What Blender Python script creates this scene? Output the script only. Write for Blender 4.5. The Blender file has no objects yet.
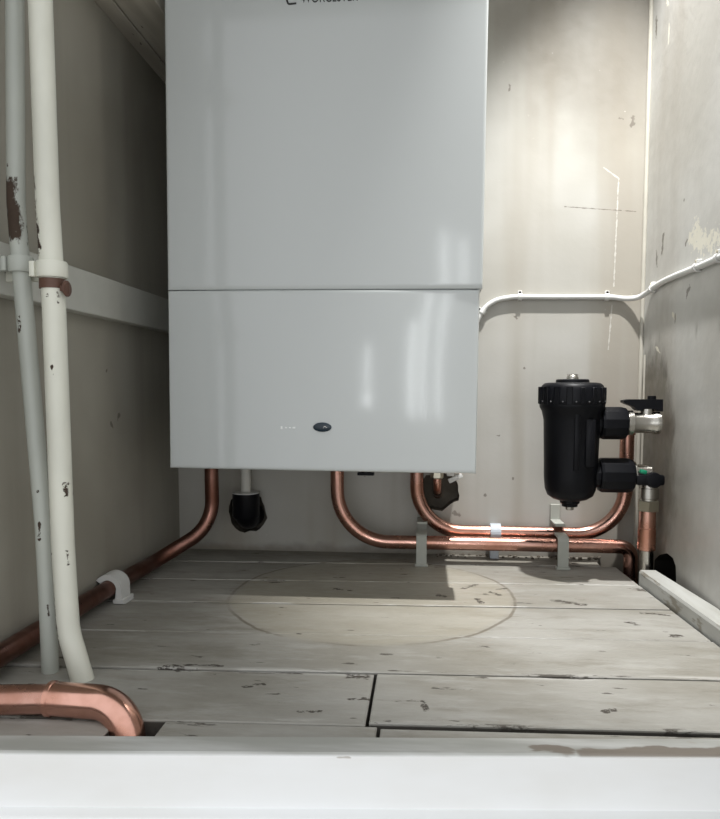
import bpy, bmesh, math, random
from mathutils import Vector, Matrix
random.seed(4)
PI = math.pi
S = bpy.context.scene
COL = S.collection

# ------------------------------------------------------------------ materials
class NT:
    """small node-building helper"""
    def __init__(s, name):
        s.m = bpy.data.materials.new(name); s.m.use_nodes = True
        s.t = s.m.node_tree; s.b = s.t.nodes['Principled BSDF']
        tc = s.t.nodes.new('ShaderNodeTexCoord'); s.co = tc.outputs['Object']
        sp = s.t.nodes.new('ShaderNodeSeparateXYZ'); s.t.links.new(s.co, sp.inputs[0])
        s.x, s.y, s.z = sp.outputs
    def put(s, sock, v):
        if hasattr(v, 'links'): s.t.links.new(v, sock)
        elif isinstance(v, (tuple, list)) and len(v) == 3 and len(sock.default_value) == 4: sock.default_value = (*v, 1)
        else: sock.default_value = v
    def M(s, op, a, b=0.0, c=None, clamp=False):
        n = s.t.nodes.new('ShaderNodeMath'); n.operation = op; n.use_clamp = clamp
        s.put(n.inputs[0], a); s.put(n.inputs[1], b)
        if c is not None: s.put(n.inputs[2], c)
        return n.outputs[0]
    def ramp(s, v, lo, hi, a=0.0, b=1.0):
        n = s.t.nodes.new('ShaderNodeMapRange'); n.interpolation_type = 'SMOOTHSTEP'
        s.put(n.inputs[0], v)
        n.inputs[1].default_value = lo; n.inputs[2].default_value = hi
        n.inputs[3].default_value = a; n.inputs[4].default_value = b
        return n.outputs[0]
    def noise(s, scale, stretch=(1, 1, 1), detail=4, rough=.55, loc=(0, 0, 0)):
        mp = s.t.nodes.new('ShaderNodeMapping'); s.t.links.new(s.co, mp.inputs[0])
        mp.inputs['Scale'].default_value = stretch; mp.inputs['Location'].default_value = loc
        n = s.t.nodes.new('ShaderNodeTexNoise'); s.t.links.new(mp.outputs[0], n.inputs['Vector'])
        n.inputs['Scale'].default_value = scale; n.inputs['Detail'].default_value = detail
        n.inputs['Roughness'].default_value = rough
        return n.outputs[0]
    def mix(s, f, a, b):
        n = s.t.nodes.new('ShaderNodeMix'); n.data_type = 'RGBA'
        s.put(n.inputs[0], f); s.put(n.inputs[6], a); s.put(n.inputs[7], b)
        return n.outputs[2]
    def seg(s, u, v, a, b, w, wob=None):
        """mask of a thin line from a to b in the (u, v) plane"""
        dx, dy = b[0]-a[0], b[1]-a[1]; L2 = dx*dx+dy*dy or 1e-9
        pu = s.M('SUBTRACT', u, a[0]); pv = s.M('SUBTRACT', v, a[1])
        t = s.M('ADD', s.M('MULTIPLY', pu, dx/L2), s.M('MULTIPLY', pv, dy/L2), clamp=True)
        eu = s.M('SUBTRACT', pu, s.M('MULTIPLY', t, dx)); ev = s.M('SUBTRACT', pv, s.M('MULTIPLY', t, dy))
        d = s.M('SQRT', s.M('ADD', s.M('MULTIPLY', eu, eu), s.M('MULTIPLY', ev, ev)))
        if wob is not None: d = s.M('ADD', d, s.M('MULTIPLY', s.M('SUBTRACT', wob, .5), w*5.5))
        return s.ramp(d, w*.7, w*1.3, 1, 0)
    def blobs(s, u, v, pts, wob, speck=0):
        tot = None
        for (a, b, w) in pts:
            k = s.seg(u, v, a, b, w, wob)
            tot = k if tot is None else s.M('MAXIMUM', tot, k)
        if speck: tot = s.M('MULTIPLY', tot, s.ramp(s.noise(speck, (.6, 1, 1), 5, .7, (2, 3, 4)), .43, .50))
        return tot
    def bump(s, h, strength=.2, dist=.002):
        n = s.t.nodes.new('ShaderNodeBump'); n.inputs['Strength'].default_value = strength
        n.inputs['Distance'].default_value = dist; s.put(n.inputs['Height'], h)
        s.t.links.new(n.outputs[0], s.b.inputs['Normal'])
    def out(s, col=None, rough=None, metal=None, spec=None):
        if col is not None: s.put(s.b.inputs['Base Color'], col)
        if rough is not None: s.put(s.b.inputs['Roughness'], rough)
        if metal is not None: s.put(s.b.inputs['Metallic'], metal)
        if spec is not None: s.b.inputs['Specular IOR Level'].default_value = spec
        return s.m

def simple(name, col, rough=.5, metal=0, var=.08, scale=60):
    n = NT(name); k = n.noise(scale)
    c = n.mix(k, tuple(max(0, v*(1-var)) for v in col), tuple(min(1, v*(1+var)) for v in col))
    return n.out(c, rough, metal)

def mat_back_wall():
    n = NT('old gloss wall paint')
    big = n.noise(3.2, detail=3); streak = n.noise(11, (1, 1, .07), 3, .6); fine = n.noise(55, detail=5)
    c = n.mix(n.ramp(big, .35, .68), (.47, .462, .43), (.375, .36, .32))
    c = n.mix(n.ramp(streak, .40, .66, 0, .75), c, (.33, .30, .25))
    # darker uneven area by the top corner
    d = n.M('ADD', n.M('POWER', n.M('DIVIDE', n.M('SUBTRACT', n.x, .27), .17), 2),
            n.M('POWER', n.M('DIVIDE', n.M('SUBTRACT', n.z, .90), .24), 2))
    dark_top = n.ramp(n.M('ADD', d, n.M('MULTIPLY', n.M('SUBTRACT', n.noise(7, detail=5), .5), 1.0)), .15, 1.6, .72, 0)
    c = n.mix(dark_top, c, (.16, .145, .12))
    wob = n.noise(140, detail=2)
    light = n.blobs(n.x, n.z, [((.279, .625), (.302, .608), .0008), ((.302, .608), (.299, .44), .0008), ((.297, .41), (.293, .34), .0007)], wob)
    c = n.mix(n.M('MULTIPLY', light, .55), c, (.70, .69, .65))
    dark = n.blobs(n.x, n.z, [((.22, .566), (.33, .556), .0006), ((.145, .392), (.147, .39), .0018), ((.05, .07), (.056, .068), .003), ((.118, .20), (.122, .20), .0015), ((.16, .31), (.161, .31), .0012), ((.145, .13), (.146, .128), .0012), ((.32, .70), (.322, .69), .003), ((-.1, .13), (-.099, .13), .001), ((-.02, .095), (-.016, .094), .0016),
                              ((.10, .10), (.102, .10), .0018), ((.13, .75), (.131, .757), .0022), ((.302, .70), (.304, .70), .002)], wob)
    c = n.mix(n.M('MULTIPLY', dark, .75), c, (.14, .12, .10))
    # darker uneven band along the foot of the wall
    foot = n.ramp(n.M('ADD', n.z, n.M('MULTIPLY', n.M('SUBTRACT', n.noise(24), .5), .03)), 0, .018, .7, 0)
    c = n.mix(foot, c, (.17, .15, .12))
    spots = n.ramp(n.noise(170, detail=1, loc=(3, 1, 7)), .77, .80)
    c = n.mix(n.M('MULTIPLY', spots, .35), c, (.68, .66, .6))
    n.bump(n.M('ADD', n.M('MULTIPLY', fine, .4), n.M('MULTIPLY', big, 2)), .25, .003)
    return n.out(c, n.ramp(fine, .3, .7, .28, .42))

def mat_right_wall():
    n = NT('scuffed gloss wall paint')
    big = n.noise(3.5, detail=3, loc=(4, 2, 1)); streak = n.noise(8, (1, 1, .15), 4, .6, (1, 5, 2)); fine = n.noise(50, detail=5)
    c = n.mix(n.ramp(big, .35, .68), (.50, .495, .47), (.40, .388, .355))
    c = n.mix(n.ramp(streak, .42, .72, 0, .5), c, (.30, .275, .235))
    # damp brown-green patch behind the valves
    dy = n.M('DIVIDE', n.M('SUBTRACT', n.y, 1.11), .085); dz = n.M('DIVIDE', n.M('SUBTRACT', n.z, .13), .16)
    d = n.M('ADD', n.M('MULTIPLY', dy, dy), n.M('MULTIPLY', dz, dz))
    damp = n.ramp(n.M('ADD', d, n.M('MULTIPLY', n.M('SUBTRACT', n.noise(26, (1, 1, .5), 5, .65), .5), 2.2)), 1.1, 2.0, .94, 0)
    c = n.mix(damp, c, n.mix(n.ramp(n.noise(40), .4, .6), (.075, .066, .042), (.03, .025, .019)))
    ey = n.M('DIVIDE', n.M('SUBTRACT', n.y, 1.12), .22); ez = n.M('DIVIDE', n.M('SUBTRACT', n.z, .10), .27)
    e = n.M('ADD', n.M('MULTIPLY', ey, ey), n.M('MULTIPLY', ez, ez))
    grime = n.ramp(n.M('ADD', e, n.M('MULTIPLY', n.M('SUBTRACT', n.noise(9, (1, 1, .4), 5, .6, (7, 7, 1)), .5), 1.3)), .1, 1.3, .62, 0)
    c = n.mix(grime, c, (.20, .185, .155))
    wob = n.noise(120, detail=2)
    light = n.blobs(n.y, n.z, [((1.10, .845), (1.09, .83), .003), ((1.085, .80), (1.085, .775), .002), ((.93, .46), (.96, .475), .012),
                               ((.89, .455), (.93, .462), .010), ((1.02, .375), (1.03, .38), .004), ((1.08, .33), (1.1, .34), .002)], wob)
    c = n.mix(n.M('MULTIPLY', light, .8), c, (.72, .69, .58))
    dark = n.blobs(n.y, n.z, [((1.145, .84), (1.14, .81), .0035), ((1.08, .50), (1.085, .475), .003), ((1.11, .485), (1.105, .46), .002),
                              ((.98, .40), (.97, .41), .003), ((.99, .47), (.985, .475), .002), ((1.02, .37), (1.021, .38), .0025),
                              ((1.10, .225), (1.1, .228), .002), ((1.0, .53), (1.001, .53), .0015)], wob)
    c = n.mix(n.M('MULTIPLY', dark, .8), c, (.12, .105, .085))
    n.bump(n.M('ADD', n.M('MULTIPLY', fine, .5), n.M('MULTIPLY', big, 2)), .3, .003)
    return n.out(c, n.ramp(fine, .3, .7, .3, .5))

def mat_left_wall():
    n = NT('dull beige wall paint')
    big = n.noise(4, detail=3, loc=(9, 2, 1)); streak = n.noise(10, (1, 1, .08), 4, .6, (3, 5, 2)); fine = n.noise(60, detail=5)
    c = n.mix(n.ramp(big, .35, .68), (.36, .342, .29), (.29, .273, .226))
    c = n.mix(n.ramp(streak, .42, .74, 0, .5), c, (.20, .185, .15))
    wob = n.noise(120, detail=2)
    dark = n.blobs(n.y, n.z, [((.93, .235), (.935, .24), .003), ((.91, .23), (.915, .225), .002), ((.90, .30), (.902, .302), .001)], wob)
    c = n.mix(n.M('MULTIPLY', dark, .8), c, (.12, .105, .085))
    n.bump(fine, .2, .002)
    return n.out(c, .5)

def mat_floor():
    n = NT('worn grey floor paint')
    big = n.noise(4, (1, 1.6, 1), 4, loc=(2, 7, 1)); grain = n.noise(22, (.45, 1.7, 1), 6, .68); fine = n.noise(90, (.5, 1.4, 1), 4)
    c = n.mix(n.ramp(big, .36, .66), (.335, .325, .295), (.25, .237, .203))
    c = n.mix(n.ramp(grain, .48, .7, 0, .65), c, (.375, .367, .34))
    c = n.mix(n.ramp(n.noise(13, (.5, 1.6, 1), 6, .68, (5, 5, 5)), .50, .68, 0, .75), c, (.21, .195, .16))
    # brownish ring left by a round tub
    rx = n.M('SUBTRACT', n.x, -.07); ry = n.M('SUBTRACT', n.y, .925)
    r = n.M('SQRT', n.M('ADD', n.M('MULTIPLY', rx, rx), n.M('MULTIPLY', ry, ry)))
    rr = n.M('ADD', r, n.M('MULTIPLY', n.M('SUBTRACT', n.noise(14), .5), .012))
    brk = n.ramp(n.noise(9, loc=(6, 6, 0)), .33, .55)
    inside = n.ramp(rr, .178, .196, .38, 0)
    c = n.mix(inside, c, (.36, .325, .245))
    edge = n.M('MULTIPLY', n.ramp(n.M('ABSOLUTE', n.M('SUBTRACT', rr, .19)), .0008, .0032, 1, 0), brk)
    c = n.mix(n.M('MULTIPLY', edge, .85), c, (.14, .12, .09))
    # chipped paint
    wob = n.noise(150, (.5, 1, 1), 3)
    chips = n.blobs(n.x, n.y, [((.17, .92), (.205, .905), .005), ((.09, .95), (.10, .94), .0035), ((.055, .965), (.075, .985), .003), ((.07, .92), (.075, .90), .003),
                               ((.245, .84), (.25, .835), .004), ((.27, .88), (.3, .872), .0025), ((.02, .93), (.03, .925), .004), ((.10, .965), (.115, .97), .002),
                               ((-.165, .622), (-.15, .63), .0022), ((-.105, .578), (-.088, .58), .0022), ((-.065, .605), (-.05, .607), .0022),
                               ((.0, .605), (.003, .590), .0025), ((-.07, .655), (-.055, .657), .005), ((.155, .60), (.165, .605), .003),
                               ((-.12, .945), (-.10, .94), .003), ((.28, .80), (.287, .80), .004), ((.30, .98), (.29, .985), .005),
                               ((-.25, .664), (-.2, .668), .002), ((.06, .745), (.07, .745), .002), ((-.255, .66), (-.23, .655), .005)], wob, 210)
    # paint broken away along the joints
    for y0, hw in ((1.089, .004), (.985, .004), (.877, .004), (.766, .004), (.660, .008), (.554, .009)):
        dj = n.M('ABSOLUTE', n.M('SUBTRACT', n.y, n.M('ADD', n.M('MULTIPLY', n.x, .04), y0+.006)))
        q = n.M('MULTIPLY', n.ramp(dj, hw*.5, hw, 1, 0), n.ramp(n.noise(30, (.35, 1.6, 1), 6, .72, (y0*9, 1, 2)), .575, .62))
        chips = n.M('MAXIMUM', chips, n.M('MULTIPLY', q, .9))
        q2 = n.M('MULTIPLY', n.ramp(dj, hw*.6, hw*1.3, 1, 0), n.ramp(n.noise(24, (.3, 1.6, 1), 5, .65, (y0*5, 6, 2)), .52, .60))
        c = n.mix(n.M('MULTIPLY', q2, .6), c, (.50, .49, .46))
    chips = n.M('MAXIMUM', chips, n.M('MULTIPLY', n.ramp(n.noise(34, (.6, 2.2, 1), 5, .6, (1, 8, 3)), .655, .69), .85))
    c = n.mix(n.M('MULTIPLY', chips, .92), c, (.045, .036, .027))
    # dirt packed in the joints between boards
    c = n.mix(n.ramp(n.z, -.0030, -.0016, .9, 0), c, (.035, .03, .024))
    # shade under the pipes at the back, painted into the floor colour
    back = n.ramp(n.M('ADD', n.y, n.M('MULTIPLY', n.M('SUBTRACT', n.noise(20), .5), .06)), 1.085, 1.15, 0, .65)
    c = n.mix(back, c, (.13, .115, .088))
    n.bump(n.M('ADD', n.M('MULTIPLY', grain, 1.2), n.M('SUBTRACT', fine, n.M('MULTIPLY', chips, 1.5))), .35, .0015)
    return n.out(c, n.M('ADD', n.M('MULTIPLY', chips, .3), n.ramp(fine, .3, .7, .45, .65)))

def mat_sill():
    n = NT('white frame paint over bare wood')
    c = n.mix(n.ramp(n.noise(12, (.4, 1, 1)), .35, .7), (.85, .86, .86), (.79, .79, .77))
    top = n.ramp(n.z, .0055, .0075)
    grime = n.M('MULTIPLY', top, n.ramp(n.noise(22, (.3, 2, 1), 4), .3, .65, .55, .9))
    c = n.mix(grime, c, (.30, .30, .27))
    # worn-through patch on the top edge
    w = n.noise(30, (.5, 1.4, 1), 4, .6, (3, 3, 0))
    patch = n.blobs(n.x, n.y, [((.085, .518), (.105, .518), .006), ((.125, .517), (.30, .531), .0075)], w)
    c = n.mix(n.M('MULTIPLY', n.M('MULTIPLY', patch, top), .92), c, n.mix(n.noise(60, (.2, 2, 1)), (.16, .135, .11), (.22, .185, .15)))
    sp = n.M('MULTIPLY', n.ramp(n.noise(70, (.35, 1, 1), 3, .5, (2, 2, 2)), .69, .72), n.ramp(n.z, -.004, .004))
    c = n.mix(n.M('MULTIPLY', sp, .6), c, (.33, .28, .23))
    n.bump(n.noise(40, (.3, 1, 1)), .15, .0015)
    return n.out(c, .38)

def mat_white_pipe(name, base, chip, solid=()):
    """old paint on an iron pipe with chips; chip lists (z0, z1, x, w) patches seen on the pipe"""
    n = NT(name)
    c = n.mix(n.ramp(n.noise(18, (1, 1, .4)), .35, .7), base, tuple(v*.86 for v in base))
    w = n.noise(110, (1, 1, .5), 4, .65)
    k = n.blobs(n.x, n.z, [((x, z0), (x2, z1), r) for (z0, z1, x, x2, r) in chip], w, 190)
    if solid: k = n.M('MAXIMUM', k, n.blobs(n.x, n.z, [((x, z0), (x2, z1), r) for (z0, z1, x, x2, r) in solid], n.noise(85, (1, 1, .6), 6, .7)))
    k = n.M('MAXIMUM', k, n.ramp(n.noise(75, (1, 1, .5), 3, .5, (4, 1, 1)), .715, .735))
    c = n.mix(k, c, n.mix(n.noise(80), (.035, .022, .014), (.065, .042, .028)))
    n.bump(n.M('SUBTRACT', n.noise(30), n.M('MULTIPLY', k, 1.5)), .3, .001)
    return n.out(c, n.M('ADD', n.M('MULTIPLY', k, .45), .42))

def mat_copper(name, col, rough=.22):
    n = NT(name)
    k = n.noise(22, detail=4); f = n.noise(120, detail=2)
    c = n.mix(n.ramp(k, .38, .7), col, tuple(v*m for v, m in zip(col, (.72, .62, .55))))
    n.bump(f, .03, .0005)
    return n.out(c, n.ramp(k, .3, .7, rough*.8, rough*1.5), 1.0)

def mat_boiler():
    n = NT('white enamelled steel')
    c = n.mix(n.noise(3), (.565, .592, .588), (.55, .576, .57))
    return n.out(c, .09, 0, .5)

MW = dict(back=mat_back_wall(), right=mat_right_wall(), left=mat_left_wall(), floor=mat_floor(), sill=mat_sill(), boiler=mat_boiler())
M_COP = mat_copper('new copper', (.56, .325, .265))
M_COPD = mat_copper('dull brown copper', (.23, .12, .095), .32)
M_COPF = mat_copper('bright copper fitting', (.70, .40, .32), .2)
M_BLACK = simple('black moulded plastic', (.004, .0043, .006), .42, 0, .2)
M_BLACK2 = simple('black rubber', (.012, .012, .013), .6)
M_GREYCLIP = simple('grey plastic', (.40, .41, .37), .5)
M_BLUECLIP = simple('pale blue grey plastic', (.50, .55, .60), .45)
M_WHITEPL = simple('white plastic', (.66, .66, .64), .42)
M_CREAM = simple('cream trim paint', (.46, .44, .38), .4, 0, .16, 40)
M_RAIL = simple('grey white rail paint', (.50, .50, .455), .5, 0, .12, 25)
M_CHROME = simple('nickel plated brass', (.48, .46, .42), .25, 1, .1)
M_BRASS = simple('dull brass', (.50, .47, .38), .33, 1, .15)
M_DARK = simple('dark void', (.030, .027, .023), .9, 0, .3, 40)
M_RUBBLE = simple('broken plaster in shadowed hole', (.13, .115, .095), .95, 0, .5, 60)
M_BROWN = simple('brown rusted band', (.105, .05, .032), .55, 0, .35, 120)
for m_, v_ in ((M_BLACK, .16), (M_DARK, .04), (M_RUBBLE, .1)): m_.node_tree.nodes['Principled BSDF'].inputs['Specular IOR Level'].default_value = v_
M_DOT = simple('worn black plastic', (.09, .09, .095), .5)
M_GREEN = simple('green plastic', (.0, .20, .10), .4)
M_TEAL = simple('deep teal enamel', (.003, .016, .028), .28, 0, .3)
M_INK = simple('black print', (.02, .02, .02), .5)
M_GREYWOOD = simple('grey painted batten', (.56, .57, .54), .5, 0, .14, 30)
M_CONDENS = simple('grey white waste pipe', (.66, .65, .60), .45)
M_CEIL = simple('grubby ceiling paint', (.36, .34, .30), .6, 0, .1, 12)

def mat_plank():
    n = NT('grubby shelf board')
    c = n.mix(n.ramp(n.noise(14, (4, .4, 1)), .35, .7), (.55, .52, .45), (.44, .41, .35))
    c = n.mix(n.ramp(n.noise(50, (2, .6, 1), 4), .68, .72, 0, .8), c, (.09, .075, .055))
    return n.out(c, .6)
M_PLANK = mat_plank()
def mat_batten():
    n = NT('chipped batten paint')
    c = n.mix(n.ramp(n.noise(14, (3, .4, 1)), .35, .7), (.46, .465, .44), (.38, .38, .35))
    k = n.M('MULTIPLY', n.ramp(n.noise(60, (1, .4, 1.5), 4), .54, .62), n.ramp(n.M('ADD', n.x, n.M('MULTIPLY', n.y, .06)), .3674, .3690, 1, .12))
    c = n.mix(n.M('MULTIPLY', k, .75), c, (.20, .175, .13))
    return n.out(c, .5)
M_BATTEN = mat_batten()

# ------------------------------------------------------------------ mesh helpers
class MB:
    def __init__(s): s.bm = bmesh.new()
    def box(s, x0, x1, y0, y1, z0, z1, bev=0, seg=2, rot=None, mat=0):
        r = bmesh.ops.create_cube(s.bm, size=1)
        vs = r['verts']
        for v in vs:
            v.co = Vector(((x0+x1)/2 + v.co.x*(x1-x0), (y0+y1)/2 + v.co.y*(y1-y0), (z0+z1)/2 + v.co.z*(z1-z0)))
        if rot is not None:
            c, m = rot
            for v in vs: v.co = Vector(c) + m @ (v.co - Vector(c))
        if bev:
            es = {e for v in vs for e in v.link_edges}
            bmesh.ops.bevel(s.bm, geom=list(es), offset=bev, segments=seg, profile=.5, affect='EDGES')
        return s
    def ring_skin(s, rings, cap=True, closed=False):
        bm = s.bm; n = len(rings[0])
        R = [[bm.verts.new(p) for p in r] for r in rings]
        m = len(R)
        for i in range(m if closed else m-1):
            a, b = R[i], R[(i+1) % m]
            for j in range(n):
                bm.faces.new((a[j], a[(j+1) % n], b[(j+1) % n], b[j]))
        if cap and not closed:
            bm.faces.new(list(reversed(R[0]))); bm.faces.new(R[-1])
        return s
    def tube(s, pts, r, n=20, cap=True):
        pts = [Vector(p) for p in pts]
        rs = r if isinstance(r, (list, tuple)) else [r]*len(pts)
        t0 = (pts[1]-pts[0]).normalized()
        up = Vector((0, 0, 1)) if abs(t0.z) < .9 else Vector((0, 1, 0))
        nrm = (up - t0*up.dot(t0)).normalized(); prev = t0; rings = []
        for i, p in enumerate(pts):
            a = pts[max(i-1, 0)]; b = pts[min(i+1, len(pts)-1)]
            t = (b-a).normalized() if (b-a).length > 1e-9 else prev
            nrm = (prev.rotation_difference(t) @ nrm); nrm = (nrm - t*nrm.dot(t)).normalized(); prev = t
            bi = t.cross(nrm)
            rings.append([p + (nrm*math.cos(2*PI*k/n) + bi*math.sin(2*PI*k/n))*rs[i] for k in range(n)])
        return s.ring_skin(rings, cap)
    def lathe(s, prof, origin, axis='z', n=32, ribs=None, flat=0):
        """prof: list of (distance along axis, radius)"""
        o = Vector(origin); rings = []
        for (h, r) in prof:
            ring = []
            for k in range(n):
                a = 2*PI*k/n + flat
                rr = r
                if ribs: rr = r*(1 + ribs[1]*(1 if (k*ribs[0]//n) != ((k-1) % n)*ribs[0]//n else 0))
                c, q = rr*math.cos(a), rr*math.sin(a)
                p = {'z': (c, q, h), 'x': (h, c, q), 'y': (q, h, c)}[axis]
                ring.append(o + Vector(p))
            rings.append(ring)
        return s.ring_skin(rings)
    def prism(s, poly, axis, a, b):
        """extrude a 2-D outline along an axis; outline is (y,z) for x, (x,z) for y, (x,y) for z"""
        def P(u, v, w): return {'x': (w, u, v), 'y': (u, w, v), 'z': (u, v, w)}[axis]
        bm = s.bm
        A = [bm.verts.new(P(u, v, a)) for u, v in poly]; B = [bm.verts.new(P(u, v, b)) for u, v in poly]
        n = len(poly)
        for i in range(n): bm.faces.new((A[i], A[(i+1) % n], B[(i+1) % n], B[i]))
        bm.faces.new(list(reversed(A))); bm.faces.new(B)
        return s
    def build(s, name, mat, parent=None, smooth=40, origin=None):
        bm = s.bm
        bmesh.ops.recalc_face_normals(bm, faces=bm.faces)
        me = bpy.data.meshes.new(name); bm.to_mesh(me); bm.free()
        for m in (mat if isinstance(mat, list) else [mat]): me.materials.append(m)
        if smooth:
            me.shade_smooth()
            b2 = bmesh.new(); b2.from_mesh(me); ang = math.radians(smooth)
            for e in b2.edges:
                e.smooth = not (len(e.link_faces) == 2 and e.calc_face_angle(0) > ang)
            b2.to_mesh(me); b2.free()
        o = bpy.data.objects.new(name, me); COL.objects.link(o)
        if parent is not None:
            o.parent = parent; o.location = -Vector(parent.location)
        return o

def fillet(pts, rad, n=14):
    """polyline with rounded corners"""
    P = [Vector(p) for p in pts]; out = [P[0]]
    for i in range(1, len(P)-1):
        r = rad[i-1] if isinstance(rad, (list, tuple)) else rad
        a = (P[i-1]-P[i]); b = (P[i+1]-P[i]); la, lb = a.length, b.length
        a.normalize(); b.normalize(); th = a.angle(b)
        d = min(r/math.tan(th/2), la*.49 if i > 1 else la*.98, lb*.49 if i < len(P)-2 else lb*.98)
        rr = d*math.tan(th/2); c = P[i] + (a+b).normalized()*(rr/math.sin(th/2))
        p0 = P[i]+a*d - c; p1 = P[i]+b*d - c
        q = p0.rotation_difference(p1); ax, an = q.to_axis_angle()
        for k in range(n+1): out.append(c + Matrix.Rotation(an*k/n, 3, ax) @ p0)
    out.append(P[-1]); return out

def spline(pts, n=10):
    P = [Vector(p) for p in pts]; out = []
    for i in range(len(P)-1):
        p0, p1, p2, p3 = P[max(i-1, 0)], P[i], P[i+1], P[min(i+2, len(P)-1)]
        for k in range(n):
            t = k/n
            out.append(.5*((2*p1) + (p2-p0)*t + (2*p0-5*p1+4*p2-p3)*t*t + (3*p1-p0-3*p2+p3)*t**3))
    out.append(P[-1]); return out

def tag(o, label, cat, group=None):
    o['label'] = label; o['category'] = cat
    if group: o['group'] = group
    return o
def thing(name, label, cat, loc=(0, 0, 0), group=None):
    o = bpy.data.objects.new(name, None); COL.objects.link(o); o.location = loc; o.empty_display_size = .05
    return tag(o, label, cat, group)
def struct(o):
    o['kind'] = 'structure'; return o

def cut(o, cutter_mb, inside_mat):
    """carve a real recess into a wall"""
    c = cutter_mb.build('cutter', inside_mat, smooth=0)
    md = o.modifiers.new('b', 'BOOLEAN'); md.operation = 'DIFFERENCE'; md.object = c; md.solver = 'EXACT'
    md.material_mode = 'TRANSFER'
    dg = bpy.context.evaluated_depsgraph_get(); dg.update()
    me = bpy.data.meshes.new_from_object(o.evaluated_get(dg), preserve_all_data_layers=True, depsgraph=dg)
    o.modifiers.clear(); o.data = me
    cm = c.data; bpy.data.objects.remove(c); bpy.data.meshes.remove(cm)

def ragged(cx, cy, rx, ry, n=22, j=.14, seed=1):
    rnd = random.Random(seed)
    return [(cx + rx*math.cos(2*PI*k/n)*(1+rnd.uniform(-j, j)), cy + ry*math.sin(2*PI*k/n)*(1+rnd.uniform(-j, j))) for k in range(n)]

# ------------------------------------------------------------------ setting
XL, XR, YB = -.422, .346, 1.165  # most positions from here on unprojected offline from image pixels at assumed depths
YF, ZT, ZB = .47, 1.36, -.10
wb = MB().box(XL-.03, XR+.03, YB, YB+.09, ZB, ZT).build('wall_back', MW['back'], smooth=0); struct(wb)
cut(wb, MB().prism(ragged(.0255, .1075, .033, .031, seed=3), 'y', YB-.02, YB+.030), M_RUBBLE)
cut(wb, MB().prism(ragged(-.302, .066, .034, .036, seed=8, j=.1), 'y', YB-.02, YB+.030), M_RUBBLE)
wl = struct(MB().box(XL-.03, XL, YF, YB, ZB, ZT).build('wall_left', MW['left'], smooth=0))
wr = struct(MB().box(XR, XR+.08, YF, YB, ZB, ZT).build('wall_right', MW['right'], smooth=0))
arch = [(.982, -.06), (.983, .016), (.986, .033), (.998, .0415), (1.022, .0425), (1.052, .033), (1.074, .020), (1.082, -.06)]
cut(wr, MB().prism(arch, 'x', XR-.02, XR+.05), M_DARK)
struct(MB().box(XL-.03, XR+.03, YF, YB, ZT, ZT+.03).build('ceiling', M_CEIL, smooth=0))

struct(MB().box(XL-.03, XR+.03, .435, YF, .98, 1.5).build('shade_header', M_CREAM, smooth=0))  # unseen header, added to keep room light off the upper boiler
struct(MB().box(.300, XR+.03, .435, YF-.001, -.1, .98).build('shade_jamb', M_CREAM, smooth=0))  # unseen right jamb, added to cut the ambient light inside
# boards of the cupboard floor, laid a little out of square (one mesh, gaps are real)
def gapline(y0, x): return y0 + (.04 if y0 > .52 else .08)*(x+.15)
Y0 = [1.20, 1.089, .985, .877, .766, .660, .554, .508]
fb = MB()
XE = .3062
def xend(y): return .3025 + .06*(1.01-y)
def board(x0, x1, ya, yb, ga=.0018, gb=.0018, z=0.0):
    pl = [(x0, gapline(yb, x0)+gb), (x1, gapline(yb, x1)+gb), (x1, gapline(ya, x1)-ga), (x0, gapline(ya, x0)-ga)]
    t = .0010; top = [(x0+t, gapline(yb, x0)+gb+t), (x1-t, gapline(yb, x1)+gb+t), (x1-t, gapline(ya, x1)-ga-t), (x0+t, gapline(ya, x0)-ga-t)]
    if abs(x1-XE) < 1e-6:      # these ends follow the batten, which is not quite square to the wall
        for L in (pl, top):
            for q in (1, 2): L[q] = (xend(L[q][1]), L[q][1])
    lo = [Vector((u, min(v, YB-.0005), -.018)) for u, v in pl]; mid = [Vector((u, min(v, YB-.0005), z-.0009)) for u, v in pl]
    hi = [Vector((u, min(v, YB-.001), z)) for u, v in top]
    fb.ring_skin([lo, mid, hi])
board(XL+.002, XE-.03, Y0[0], Y0[1], 0, .0018)
board(XL+.002, XE, Y0[1], Y0[2], .0018, .0018, -.0004)
board(XL+.002, XE, Y0[2], Y0[3], .0018, .0018)
board(XL+.002, XE, Y0[3], Y0[4], .0018, .0018, -.0005)
board(XL+.002, XE, Y0[4], Y0[5], .0018, .0024, .0002)
JX = -.0462
board(XL+.002, JX-.0013, Y0[5], Y0[6], .0020, .0006, -.0003)
board(JX+.0016, XE, Y0[5], Y0[6], .0014, .0040, .0)
board(XL+.002, -.256, Y0[6], Y0[7], .0005, .0011, -.0012)
board(-.2150, -.0375, Y0[6], Y0[7], .0005, .0011, -.0010)
board(-.0345, XE, Y0[6], Y0[7], .0030, .0011, -.0012)
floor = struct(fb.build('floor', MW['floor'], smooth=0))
struct(MB().box(XL, XR, YF, YB, ZB-.02, -.085).build('floor_void', M_DARK, smooth=0))
# cement and grit strip along the back wall under the pipes
rnd = random.Random(5); dk = MB()
for i in range(70):
    x = rnd.uniform(.02, .29); y = rnd.uniform(1.145, 1.163); r = rnd.uniform(.0012, .0035)
    m = Matrix.Translation((x, y, r*.4)) @ Matrix.Diagonal((1, 1, .7, 1))
    bmesh.ops.create_icosphere(dk.bm, subdivisions=1, radius=r, matrix=m)
g = dk.build('plaster_crumbs', M_RUBBLE, smooth=0); g['kind'] = 'stuff'
tag(g, 'dark plaster crumbs along the foot of the back wall under the pipes', 'debris')

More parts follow.
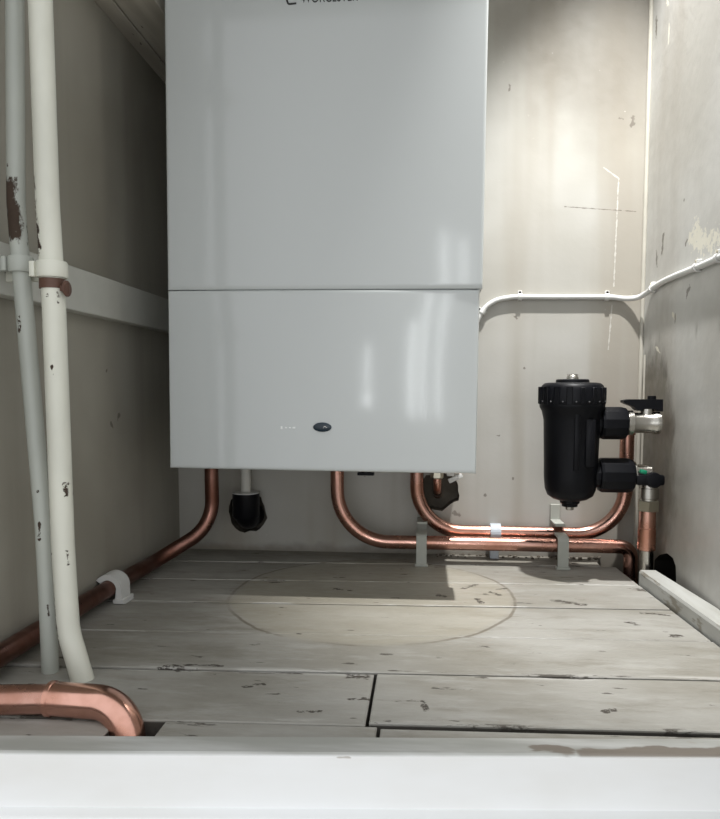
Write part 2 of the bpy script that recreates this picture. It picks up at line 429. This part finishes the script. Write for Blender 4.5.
# raised front sill of the cupboard, running slightly out of square
def sy(x): return .082*(x+.048)
sl = MB()
prof = [(.523, -.06), (.523, .0065), (.5215, .008), (.4995, .008), (.497, .0060), (.497, -.0335), (.4968, -.0345), (.4885, -.0365), (.487, -.038), (.487, -.075), (.49, -.10), (.523, -.10)]
rings = []
for x in (-.4215, -.3, -.2, -.1, 0, .1, .2, .300):
    rings.append([Vector((x, y+sy(x), z)) for y, z in prof])
struct(sl.ring_skin(rings).build('trim_1', MW['sill'], smooth=0))
# rail along the left wall, corner bead, high shelf board
struct(MB().box(XL, -.4045, YF, YB, .3675, .4180, .0015).build('trim_2', M_RAIL, smooth=0))
struct(MB().tube([(XR-.0025, YB-.0025, -.02), (XR-.0022, YB-.0022, .5), (XR-.0025, YB-.0025, ZT)], .0034, 10)
       .tube([(XR-.0012, YB-.018, .05), (XR-.0012, YB-.018, .33)], .0018, 8).build('trim_3', M_CREAM))
struct(MB().box(XL, -.3985, .55, YB, .7685, .79, .001).box(-.3965, -.345, .55, YB, .7692, .79, .001).build('trim_4', M_PLANK, smooth=0))

# ------------------------------------------------------------------ boiler
bo = thing('wall_boiler', 'white wall hung gas boiler with glossy two piece front panel', 'boiler', (-.135, YB, .172))
MB().box(-.331, .0635, .93, YB-.0005, .174, .872, .003).build('casing', MW['boiler'], bo)
def panel(x0, x1, z0, z1, y, depth, bulge, edge):
    """pressed steel panel: gently bowed face with rolled edges"""
    mb = MB(); bm = mb.bm; nx, nz = 40, 24
    us = [i/nx for i in range(nx+1)]; vs = [j/nz for j in range(nz+1)]
    us = [0, .004, .010, .018] + [u for u in us if .03 < u < .97] + [.982, .99, .996, 1]
    vs = [0, .006, .014, .026] + [v for v in vs if .04 < v < .96] + [.974, .986, .994, 1]
    W, Hh = x1-x0, z1-z0; rows = []
    for v in vs:
        row = []
        for u in us:
            dx = min(u, 1-u)*W; dz = min(v, 1-v)*Hh
            q = 0
            for d in (dx, dz):
                if d < edge: q += edge - math.sqrt(max(edge*edge - (edge-d)**2, 0))
            b = bulge*(1-(2*u-1)**2)*(1 - .35*(2*v-1)**2)
            row.append(bm.verts.new((x0+u*W, y + min(q, edge) - b, z0+v*Hh)))
        rows.append(row)
    for j in range(len(vs)-1):
        for i in range(len(us)-1): bm.faces.new((rows[j][i], rows[j][i+1], rows[j+1][i+1], rows[j+1][i]))
    per = rows[0] + [r[-1] for r in rows[1:]] + list(reversed(rows[-1][:-1])) + [r[0] for r in reversed(rows[1:-1])]
    bk = [bm.verts.new((p.co.x, y+depth, p.co.z)) for p in per]
    for i in range(len(per)): bm.faces.new((per[(i+1) % len(per)], per[i], bk[i], bk[(i+1) % len(per)]))
    bm.faces.new(bk)
    return mb
up = panel(-.3355, .0712, .4042, .872, .899, .06, .0012, .0020).build('front_panel', MW['boiler'], bo, 50)
dr = panel(-.3362, .0680, .1700, .4035, .9005, .05, .0040, .0026).build('lower_door', MW['boiler'], bo, 50)
MB().box(-.330, .0665, .915, .95, .398, .412).build('seam_strip', M_GREYCLIP, bo, 0)
# oval badge with glints built in as bright slivers, and small raised pale marks beside it
by = .8966
bd = MB().lathe([(0, 1), (-.0016, .98), (-.0022, .85), (-.0022, .001)], (0, 0, 0), 'y', 32)
for v in bd.bm.verts: v.co = Vector((-.1302 + v.co.x*.0121, by+.0004 + v.co.y, .2275 + v.co.z*.0062))
badge = bd.build('badge', M_TEAL, bo); badge['label'] = 'dark teal oval badge'
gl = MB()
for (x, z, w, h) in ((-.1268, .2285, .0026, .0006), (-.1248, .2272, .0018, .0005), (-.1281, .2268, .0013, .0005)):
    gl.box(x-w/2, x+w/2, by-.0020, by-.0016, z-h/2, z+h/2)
o = gl.build('badge_glint', M_CHROME, badge, 0); o.location = (0, 0, 0)
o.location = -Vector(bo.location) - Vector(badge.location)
em = MB()
for (x, w, h) in ((-.1840, .0028, .0042), (-.1782, .0036, .0018), (-.1728, .0030, .0018), (-.1676, .0042, .0026)):
    em.box(x-w/2, x+w/2, by+.0001, by+.0016, .2262-h/2, .2262+h/2, .0005, 1)
em.build('raised_mark', simple('bright white enamel', (.86, .87, .87), .3), bo, 0)
# printed name across the top, mostly above the picture
cu = bpy.data.curves.new('lettering', 'FONT'); cu.body = 'WORCESTER'; cu.size = .0185; cu.extrude = .0002; cu.space_character = 1.0
to = bpy.data.objects.new('lettering', cu); COL.objects.link(to)
dg = bpy.context.evaluated_depsgraph_get(); dg.update()
tm = bpy.data.meshes.new_from_object(to.evaluated_get(dg)); bpy.data.objects.remove(to); bpy.data.curves.remove(cu)
xs = [v.co.x for v in tm.vertices]; k = .071/(max(xs)-min(xs)); x0 = min(xs)
for v in tm.vertices: v.co = Vector((-.1595 + (v.co.x-x0)*k, .8985-.0008 - v.co.z, .7553 + v.co.y))
tm.materials.clear(); tm.materials.append(M_INK)
lt = bpy.data.objects.new('lettering', tm); COL.objects.link(lt); lt.parent = bo; lt.location = -Vector(bo.location); lt['label'] = 'black printed lettering'
MB().tube(fillet([(-.1775, .8975, .7595), (-.1755, .8975, .7545), (-.1655, .8975, .7550)], .002, 6), .0011, 8).build('logo_stroke', M_INK, bo)
bo.rotation_euler = (0, .0085, 0); bo.location.x -= .0022
# things under the casing
MB().lathe([(.1745, .006), (.162, .0075), (.156, .0075), (.154, .004)], (-.084, 1.0, 0), 'z', 16).box(-.096, -.072, .994, 1.006, .1530, .1575, .001).build('filling_tap', M_BLACK, bo)
MB().lathe([(.175, .0105), (.134, .0105), (.132, .009)], (.0207, 1.14, 0), 'z', 6).build('union_nut', M_BRASS, bo, 20)
MB().box(.036, .048, 1.125, 1.135, .138, .176, .002).box(.038, .062, 1.126, 1.132, .131, .1385, .001, rot=((.05, 1.13, .135), Matrix.Rotation(-.45, 3, 'Y'))).build('valve_lever', M_WHITEPL, bo)
MB().box(.0637, .0655, .93, .936, .345, .365, .0005).build('panel_catch', M_CHROME, bo, 0)

# ------------------------------------------------------------------ copper pipes
def pipe(name, pts, r, mat, label, rad=.06, cat='pipe', n=22):
    return tag(MB().tube(fillet(pts, rad), r, n).build(name, mat), label, cat)
pipe('copper_pipe', [(-.3308, 1.06, .1735), (-.3308, 1.06, .062), (-.404, 1.005, .0168), (-.4065, .9, .0185), (-.4065, .592, .0210), (-.4215, .586, .0210)], .0109, M_COPD,
     'dull brown copper pipe curving from boiler and running along left wall', [.065, .05, .2, .012])
pipe('copper_pipe', [(-.1378, 1.095, .1735), (-.1378, 1.10, .0335), (.3185, 1.10, .0335), (.3185, 1.10, -.05)], .0109, M_COP,
     'copper pipe from middle of boiler, lower front one of the horizontal pair', [.082, .017])
P3 = thing('copper_pipe', 'copper pipe at right of boiler, rear one of the pair, bending up behind black filter', 'pipe', (.15, 1.132, .045))
MB().tube(fillet([(-.0122, 1.125, .1735), (-.0122, 1.132, .0455), (.3170, 1.132, .0455), (.3170, 1.132, .225)], [.075, .075]), .0109, 22).build('tube', M_COP, P3)
MB().lathe([(.205, .0125), (.232, .0125)], (.3170, 1.132, 0), 'z', 22).tube([(.3170, 1.132, .226), (.3150, 1.085, .226)], .0120, 20).build('elbow', M_COPF, P3)
pipe('copper_pipe', [(.0207, 1.14, .159), (.0212, 1.14, .112), (.0230, 1.194, .096)], .0066, M_COP,
     'thin short copper pipe turning into ragged hole in back wall', .02)
# large front pipe with an elbow into the floor
bp = thing('copper_pipe', 'shiny copper pipe along front sill at left with elbow going down into floor', 'pipe', (-.33, .549, .0))
MB().tube([(-.4215, .5405, .0128), (-.300, .5545, .0132)], .0126, 24).build('tube', M_COP, bp)
el = fillet([(-.3150, .5535, .0132), (-.2450, .5495, .0132), (-.2395, .5255, -.044)], .034, 18)
MB().tube([(-.317, .5533, .0132)] + el, [.0134] + [.0143]*len(el), 26).lathe([(0, .0134), (.0006, .0151), (.004, .0151), (.005, .0142)], (-.3180, .5533, .0132), 'x', 26).build('elbow', M_COPF, bp)

# ------------------------------------------------------------------ old painted pipes at the left
mt = mat_white_pipe('cream pipe paint', (.70, .70, .61), [(.468, .402, -.3565, -.3535, .0030), (.435, .405, -.3555, -.350, .0022), (.188, .178, -.3345, -.3342, .0016), (.085, .03, -.3510, -.3470, .0018), (.356, .366, -.3355, -.3355, .0012), (.362, .363, -.344, -.344, .0009), (.122, .121, -.3500, -.3500, .0012), (.125, .112, -.334, -.334, .0010)])
pa = [(-.3500, .628, ZT), (-.3470, .628, .6218), (-.3464, .628, .4457), (-.3434, .628, .3594), (-.3420, .628, .129), (-.3392, .628, .045), (-.3150, .624, -.035)]
tp = tag(MB().tube(fillet(pa, [.6, .4, .4, .3, .075], 8), .0105, 24).build('painted_pipe', mt), 'thick cream painted pipe, right one of the old vertical pair at left', 'pipe')
mt2 = mat_white_pipe('grey green pipe paint', (.46, .48, .435), [(.470, .44, -.3835, -.3815, .0030), (.4845, .4835, -.3868, -.3868, .0018), (.345, .332, -.3805, -.3800, .0014), (.148, .134, -.3670, -.3678, .0016), (.068, .058, -.362, -.3615, .0014), (.18, .179, -.3675, -.3675, .0010)],
    [(.468, .426, -.3890, -.3860, .0074), (.438, .421, -.3840, -.3815, .0062)])
pb = [(-.3700, .640, ZT), (-.3785, .640, .6277), (-.3841, .640, .45), (-.3797, .640, .3602), (-.3675, .640, .145), (-.3660, .640, .06), (-.3655, .640, -.03)]
tag(MB().tube(fillet(pb, .3, 8), .0082, 20).build('painted_pipe', mt2), 'thin grey painted pipe with large rusty bare patch, left one of the vertical pair', 'pipe')
b1 = thing('pipe_bracket', 'cream painted collar with brown band clamping the thick cream pipe', 'bracket', (-.3445, .628, .387))
MB().lathe([(.3795, .0104), (.3795, .0134), (.381, .0141), (.3925, .0141), (.3941, .0134), (.3941, .0104)], (-.3443, .628, 0), 'z', 28)\
    .box(-.3605, -.3555, .617, .624, .3795, .3938, .001).box(-.3600, -.3560, .625, .655, .3805, .3925, .001).box(-.4045, -.3565, .6515, .656, .3805, .3925, .001).build('collar', mt, b1)
MB().lathe([(.3695, .0104), (.3695, .0114), (.3785, .0114), (.3785, .0104)], (-.3443, .628, 0), 'z', 28).build('rusted_band', M_BROWN, b1)
MB().lathe([(-.0016, .003), (-.0014, .0064), (-.0006, .0074), (.0006, .0074), (.0014, .0064), (.0016, .003)], (-.3282, .624, .3690), 'x', 20)\
    .box(-.3340, -.3282, .6215, .6265, .3665, .3715, .0005).box(-.3268, -.3262, .6234, .6246, .364, .374).build('screw', M_BROWN, b1)
b2 = thing('pipe_bracket', 'pale collar clamping the thin grey pipe to the wall rail', 'bracket', (-.372, .640, .395))
MB().lathe([(.3870, .0082), (.3870, .0108), (.3885, .0115), (.4003, .0115), (.4018, .0108), (.4018, .0082)], (-.3815, .640, 0), 'z', 24)\
    .box(-.3955, -.3913, .630, .636, .3875, .4013, .001).box(-.4045, -.3915, .638, .644, .3885, .4003, .001).build('collar', mt2, b2)

# ------------------------------------------------------------------ condensate waste
cw = thing('condensate_drain', 'grey waste pipe dropping from boiler into black elbow in wall', 'drain pipe', (-.296, 1.135, .08))
MB().tube([(-.2962, 1.135, .1735), (-.2962, 1.135, .098)], .0083, 18).build('waste_pipe', M_CONDENS, cw)
MB().tube(fillet([(-.2962, 1.135, .103), (-.2962, 1.135, .060), (-.2995, 1.194, .057)], .026), .0205, 24).build('elbow', M_BLACK, cw)
MB().lathe([(.1035, .0085), (.1035, .0226), (.104, .0228), (.1052, .0225), (.1055, .019), (.1055, .0085)], (-.2962, 1.135, 0), 'z', 24).build('collar', M_WHITEPL, cw)
MB().lathe([(.1033, .0222), (.066, .0226), (.062, .0205)], (-.2962, 1.135, 0), 'z', 24).build('socket', M_BLACK, cw)

# ------------------------------------------------------------------ pipe clips
def tall_clip(x, label):
    y0 = 1.0865
    t = thing('pipe_clip', label, 'clip', (x, 1.11, 0), 'grey clips holding the pair of pipes')
    prof = [(y0, .0), (y0-.0050, .0), (y0-.0050, .0445), (y0-.003, .0485), (y0+.003, .0505), (y0+.030, .0505), (y0+.030, .0470), (y0+.004, .0468), (y0, .043)]
    MB().prism(prof, 'x', x-.0080, x+.0080).build('strap', M_GREYCLIP, t, 0)
    MB().box(x-.0070, x+.0090, YB-.006, YB-.0005, .012, .088, .001).box(x-.0070, x+.0090, y0+.028, YB-.003, .0600, .0635, .0005).build('back_plate', M_GREYCLIP, t, 0)
    MB().box(x-.0105, x+.0105, y0-.0085, y0+.004, .0001, .0035, .0006).build('foot', M_GREYCLIP, t, 0)
    return t
tall_clip(-.0038, 'grey plastic clip over pipes below boiler, nearer the middle')
tall_clip(.2130, 'grey plastic clip over pipes below the black filter')
sc = thing('pipe_clip', 'pale blue grey clip on rear copper pipe between the two tall clips', 'clip', (.1145, 1.13, .0455))
MB().prism([(1.132+.0145*math.cos(a), .0455+.0145*math.sin(a)) for a in [PI*1.35-2.0*PI*.85*k/20 for k in range(21)]] +
           [(1.132+.0112*math.cos(a), .0455+.0112*math.sin(a)) for a in [PI*1.35-2.0*PI*.85*(20-k)/20 for k in range(21)]], 'x', .1062, .1228).build('ring', M_BLUECLIP, sc, 0)
MB().box(.1070, .1220, 1.1465, YB-.0005, .038, .053, .001).box(.1075, .1215, 1.139, 1.151, .0002, .033, .001).build('base', M_BLUECLIP, sc, 0)
wc = thing('pipe_clip', 'white plastic clip around dull brown pipe by left wall', 'clip', (-.405, .865, 0))
cx, cz = -.4065, .0190
ou = [(cx+.0185*math.cos(a), cz+.0185*math.sin(a)) for a in [PI*.80-PI*.80*k/14 for k in range(15)]]
inn = [(cx+.0114*math.cos(a), cz+.0114*math.sin(a)) for a in [-.25+(PI*.80+.25)*k/14 for k in range(15)]]
MB().prism(ou + [(cx+.0185, .004), (cx+.0240, .0003), (cx+.007, .0003), (cx+.010, .007)] + inn, 'y', .853, .880).build('ring', M_WHITEPL, wc, 30)
MB().box(cx+.0075, cx+.0225, .851, .882, .0003, .006, .001).build('foot', M_WHITEPL, wc, 0)

# ------------------------------------------------------------------ black filter with its two valves
fx, fy = .2165, 1.06
fi = thing('magnetic_filter', 'black cylindrical heating filter with ribbed screw cap beside boiler', 'filter', (fx, fy, .1))
MB().lathe([(.112, .0170), (.1140, .0250), (.1195, .0330), (.129, .0368), (.146, .0384), (.195, .0395), (.232, .0405), (.245, .0435), (.250, .0465), (.256, .0470), (.262, .0440)], (fx, fy, 0), 'z', 40)\
    .box(fx-.004, fx+.004, fy-.0425, fy-.036, .16, .246, .0015).box(fx+.012, fx+.0265, fy-.040, fy-.031, .165, .235, .0035).build('canister', M_BLACK, fi)
cp = MB().lathe([(.2535, .0462), (.255, .0472), (.262, .0474), (.276, .0458), (.282, .0438), (.2855, .0400), (.2865, .034), (.2868, .001)], (fx, fy, 0), 'z', 44)
for k in range(16):
    a = 2*PI*k/16 + .12
    p = Vector((fx+.0462*math.cos(a), fy+.0462*math.sin(a), .267))
    cp.box(p.x-.0017, p.x+.0017, p.y-.0035, p.y+.0035, .2560, .2795, .0008, 1, rot=(p, Matrix.Rotation(a-PI/2+PI/2, 3, 'Z')))
cap = cp.build('screw_cap', M_BLACK, fi)
dt = MB()
for k in range(16):
    a = 2*PI*(k+.5)/16 + .12
    p = (fx+.0476*math.cos(a), fy+.0476*math.sin(a), .2590)
    bmesh.ops.create_icosphere(dt.bm, subdivisions=2, radius=.0011, matrix=Matrix.Translation(p))
MB().lathe([(.2866, .024), (.2905, .0235), (.2915, .0215), (.2915, .001)], (fx, fy, 0), 'z', 28).build('top_disc', M_BLACK, fi)
d = dt.build('moulded_dots', M_DOT, cap); d.location = -Vector(fi.location) - Vector(cap.location)
MB().lathe([(.2912, .0088), (.2945, .0085), (.2965, .0065), (.2985, .0055), (.2988, .001)], (fx, fy, 0), 'z', 18).box(fx-.0075, fx+.0075, fy-.001, fy+.001, .296, .2990).build('air_vent', M_CHROME, fi)
MB().lathe([(.1140, .0150), (.108, .0145), (.106, .0120), (.1025, .0115), (.102, .0080)], (fx, fy, 0), 'z', 12).build('drain_boss', M_BLACK, fi, 25)
MB().lathe([(.1030, .0062), (.0975, .0060), (.0968, .0045)], (fx, fy, 0), 'z', 8).build('drain_plug', M_CHROME, fi, 25)
for z, xa, xb, r in ((.2270, .244, .2945, .0245), (.1500, .244, .3060, .0260)):
    c = MB().lathe([(xa-.012, r*.72), (xa+.013, r*.72), (xa+.0135, r*.93), (xa+.017, r), (xb-.008, r), (xb-.002, r*.93), (xb, r*.86)], (0, fy, z), 'x', 12, flat=.26)
    c.build('union_nut', M_BLACK, fi, 20)
va = thing('ball_valve', 'upper nickel ball valve with black lever on filter', 'valve', (.325, fy, .227), 'filter isolation valves')
MB().lathe([(.2935, .0165), (.3005, .0168), (.3005, .0185), (.3065, .0185), (.3075, .0160), (.311, .0150), (.335, .0150), (.338, .0165), (.345, .0165), (.346, .014)], (0, fy, .2260), 'x', 26)\
    .lathe([(.236, .0095), (.2465, .0095), (.2475, .0075)], (.3275, fy, 0), 'z', 18).tube([(.3290, fy+.010, .226), (.3215, 1.118, .226)], .0128, 18).build('valve_body', M_CHROME, va)
MB().prism([(.2920, .2555), (.2920, .2590), (.3000, .2605), (.3470, .2605), (.3475, .2430), (.3400, .2430), (.3380, .2465), (.3200, .2465), (.3180, .2440), (.3120, .2440), (.3060, .2500)], 'y', fy-.0095, fy+.0095)\
    .lathe([(.2600, .0062), (.2655, .0060)], (.3340, fy, 0), 'z', 14).build('lever', M_BLACK, va, 25)
vb = thing('ball_valve', 'lower angle valve with black knob and green tag under filter', 'valve', (.335, fy, .15), 'filter isolation valves')
MB().lathe([(.3055, .0155), (.3115, .0155), (.3115, .0175), (.3155, .0175), (.3165, .0130), (.338, .0130)], (0, fy+.008, .1520), 'x', 24)\
    .lathe([(.152, .0125), (.130, .0125), (.1295, .0140), (.1150, .0140), (.114, .0125), (.1115, .0125)], (.3370, fy+.008, 0), 'z', 24).build('valve_body', M_CHROME, vb)
MB().lathe([(.1115, .0150), (.1105, .0158), (.0965, .0158), (.0955, .0150)], (.3370, fy+.008, 0), 'z', 6, flat=.3).build('hex_nut', M_BRASS, vb, 20)
MB().lathe([(fy-.020, .0095), (fy-.0195, .0110), (fy-.012, .0118), (fy-.006, .0105), (fy-.0045, .0070), (fy+.002, .0070)], (.3365, 0, .1445), 'y', 22)\
    .box(.3110, .3520, fy-.0185, fy-.0095, .1365, .1525, .004).build('knob', M_BLACK, vb, 35)
MB().box(.3175, .3270, fy-.0150, fy-.0075, .1530, .1590, .0015, rot=((.322, fy, .156), Matrix.Rotation(.2, 3, 'Y'))).build('green_tag', M_GREEN, vb)
ri = thing('pipe_riser', 'short copper sleeve and nickel tail below the lower valve', 'pipe', (.337, fy+.008, .03))
MB().lathe([(.0954, .0120), (.0700, .0120), (.0695, .0128), (.0370, .0128), (.0362, .0118), (.0362, .008)], (.3370, fy+.008, 0), 'z', 24).build('copper_sleeve', M_COPF, ri)
MB().tube([(.3375, fy+.008, .0362), (.3385, fy+.008, -.0445)], .0098, 20).build('tail_pipe', M_CHROME, ri)
for t, d in ((fi, (-.0061, -.0297, .0045)), (va, (-.0128, -.0297, .0024)), (vb, (-.0138, -.0297, .0036)), (ri, (-.0147, -.0299, .0069))):  # filter, valves and riser scaled down about the camera, plus small extra shifts
    t.scale = (.972,)*3; t.location += Vector(d)
# batten over the board ends along the right wall
bt = MB()
def bl(y): return .3045 + .06*(1.01-y)
def br(y): return min(.3448, .3290 + .095*(1.01-y))
bt.ring_skin([[Vector((x, y, z)) for x, z in ((bl(y)+.0008, -.0165), (bl(y)+.0008, .0165), (bl(y)+.0025, .0200), (br(y)-.0012, .0200), (br(y), .0188), (br(y), -.0165))] for y in (1.012, .95, .9, .845, .75, .6, .545)])
tag(bt.build('floor_batten', M_BATTEN, smooth=0), 'pale chipped wooden batten on floor along right wall', 'batten')

# ------------------------------------------------------------------ white cable and its clips
YC, XC = YB-.0046, XR-.0046
cpath = [(.0730, YC, .350), (.0800, YC, .378), (.0905, YC, .3990), (.1000, YC, .4110), (.1150, YC, .4195), (.1330, YC, .4232), (.1513, YC, .4243), (.2144, YC, .4233), (.2876, YC, .4225), (.3120, YC-.001, .4198),
         (.3300, YC-.009, .4195), (XC-.0015, 1.135, .4240), (XC, 1.09, .4300), (XC, 1.03, .4318), (XC, .932, .4302), (XC, .8625, .4300), (XC, .77, .4300), (XC, .65, .431), (XC, YF+.003, .428)]
tag(MB().tube(spline(cpath, 8), .0042, 12).build('cable', M_WHITEPL), 'white cable clipped across back wall and on along right wall', 'cable')
def cable_clip(pos, wall, tilt, label):
    t = thing('cable_clip', label, 'clip', pos, 'clips of the white cable')
    # half-round saddle over the cable, and a nail through its upper ear
    out_ = [(.0058*math.cos(a), .0058*math.sin(a)) for a in [PI*k/12 for k in range(13)]]
    in_ = [(.0044*math.cos(a), .0044*math.sin(a)) for a in [PI-PI*k/12 for k in range(13)]]
    prof = [(u, v) for u, v in out_] + [(-.0058, -.0052), (-.0044, -.0052)] + in_ + [(.0044, -.0052), (.0058, -.0052)]
    a = MB().prism(prof, 'x', -.0032, .0032).box(-.0032, .0032, .0042, .0098, -.0052, .0015, .0006, 1)
    b = MB().lathe([(-.002, .0007), (.0016, .0008), (.0017, .0019), (.0026, .0018), (.0030, .0008)], (0, .0072, 0), 'z', 12)
    # local: x along cable, y up, z out of the wall
    out_v = Vector((0, -1, 0)) if wall == 'back' else Vector((-1, 0, 0))
    al = Vector((math.cos(tilt), 0, math.sin(tilt))) if wall == 'back' else Vector((0, -math.cos(tilt), math.sin(tilt)))
    upv = out_v.cross(al)
    R = Matrix((al, upv, out_v)).transposed()
    for mb in (a, b):
        for v in mb.bm.verts: v.co = R @ v.co
    s1 = a.build('saddle', M_WHITEPL, None, 30); s1.parent = t
    s2 = b.build('nail', M_BRASS if wall == 'right' else M_DARK, None, 30); s2.parent = t
cable_clip((.0925, YC, .4015), 'back', .95, 'cable clip right beside the boiler edge')
cable_clip((.1513, YC, .4243), 'back', .02, 'cable clip on back wall at the bend of the cable near boiler')
cable_clip((.2876, YC, .4225), 'back', -.03, 'cable clip on back wall near the corner')
cable_clip((XC, 1.11, .4280), 'right', .25, 'cable clip on right wall next to the corner')
cable_clip((XC, .934, .4302), 'right', -.02, 'cable clip on right wall halfway along to picture edge')
cable_clip((XC, .868, .4300), 'right', 0, 'cable clip at right picture edge on right wall')

# ------------------------------------------------------------------ light
def area(name, loc, target, sx, sy, power, col=(1, 1, 1), shape='RECTANGLE', spread=PI):
    l = bpy.data.lights.new(name, 'AREA'); l.shape = shape; l.size = sx; l.size_y = sy; l.energy = power; l.color = col; l.spread = spread
    o = bpy.data.objects.new(name, l); COL.objects.link(o); o.location = loc
    o.rotation_euler = (Vector(target)-Vector(loc)).to_track_quat('-Z', 'Z').to_euler()
    return o
# lamp high in the cupboard near the right wall
sp = bpy.data.lights.new('cupboard_lamp', 'SPOT'); sp.energy = 92; sp.color = (1, .992, .978); sp.shadow_soft_size = .016
sp.spot_size = math.radians(60); sp.spot_blend = .75
LP = Vector((.230, .850, 1.30))
so = bpy.data.objects.new('cupboard_lamp', sp); COL.objects.link(so); so.location = LP
so.rotation_euler = (Vector((.36, 1.06, 0))-LP).to_track_quat('-Z', 'Y').to_euler()
# slim window panes across the room behind the camera
for i, (x, z, w, h, e) in enumerate(((.065, .40, .020, .66, .95), (.150, .62, .012, 1.10, 1.2), (.265, .60, .012, 1.05, 1.1), (-.26, .36, .014, .44, .5), (-.26, .17, .035, .035, .10))):
    area('window_light', (x, -2.3, z), (x, 0, z), w, h, e, (.95, .98, 1))
w = bpy.data.worlds.new('World'); S.world = w; w.use_nodes = True
w.node_tree.nodes['Background'].inputs[0].default_value = (.96, .98, 1.0, 1)
w.node_tree.nodes['Background'].inputs[1].default_value = 1.15
# pale floor of the room in front of the cupboard, a good step lower
struct(MB().box(-2.5, 2.5, -2.6, .40, -.83, -.80).build('floor_room', simple('pale laminate', (.46, .43, .39), .6), smooth=0))

# ------------------------------------------------------------------ camera and view
cd = bpy.data.cameras.new('camera'); cam = bpy.data.objects.new('camera', cd); COL.objects.link(cam)
cam.location = (0, 0, .278); cam.rotation_euler = (math.radians(90-4.24845), 0, math.radians(5.29061))
cd.lens = 700*36/819; cd.sensor_width = 36; cd.shift_y = 30.5/819; cd.clip_start = .01
S.camera = cam
S.view_settings.view_transform = 'Standard'; S.view_settings.look = 'None'
S.view_settings.exposure = 0; S.view_settings.gamma = 1
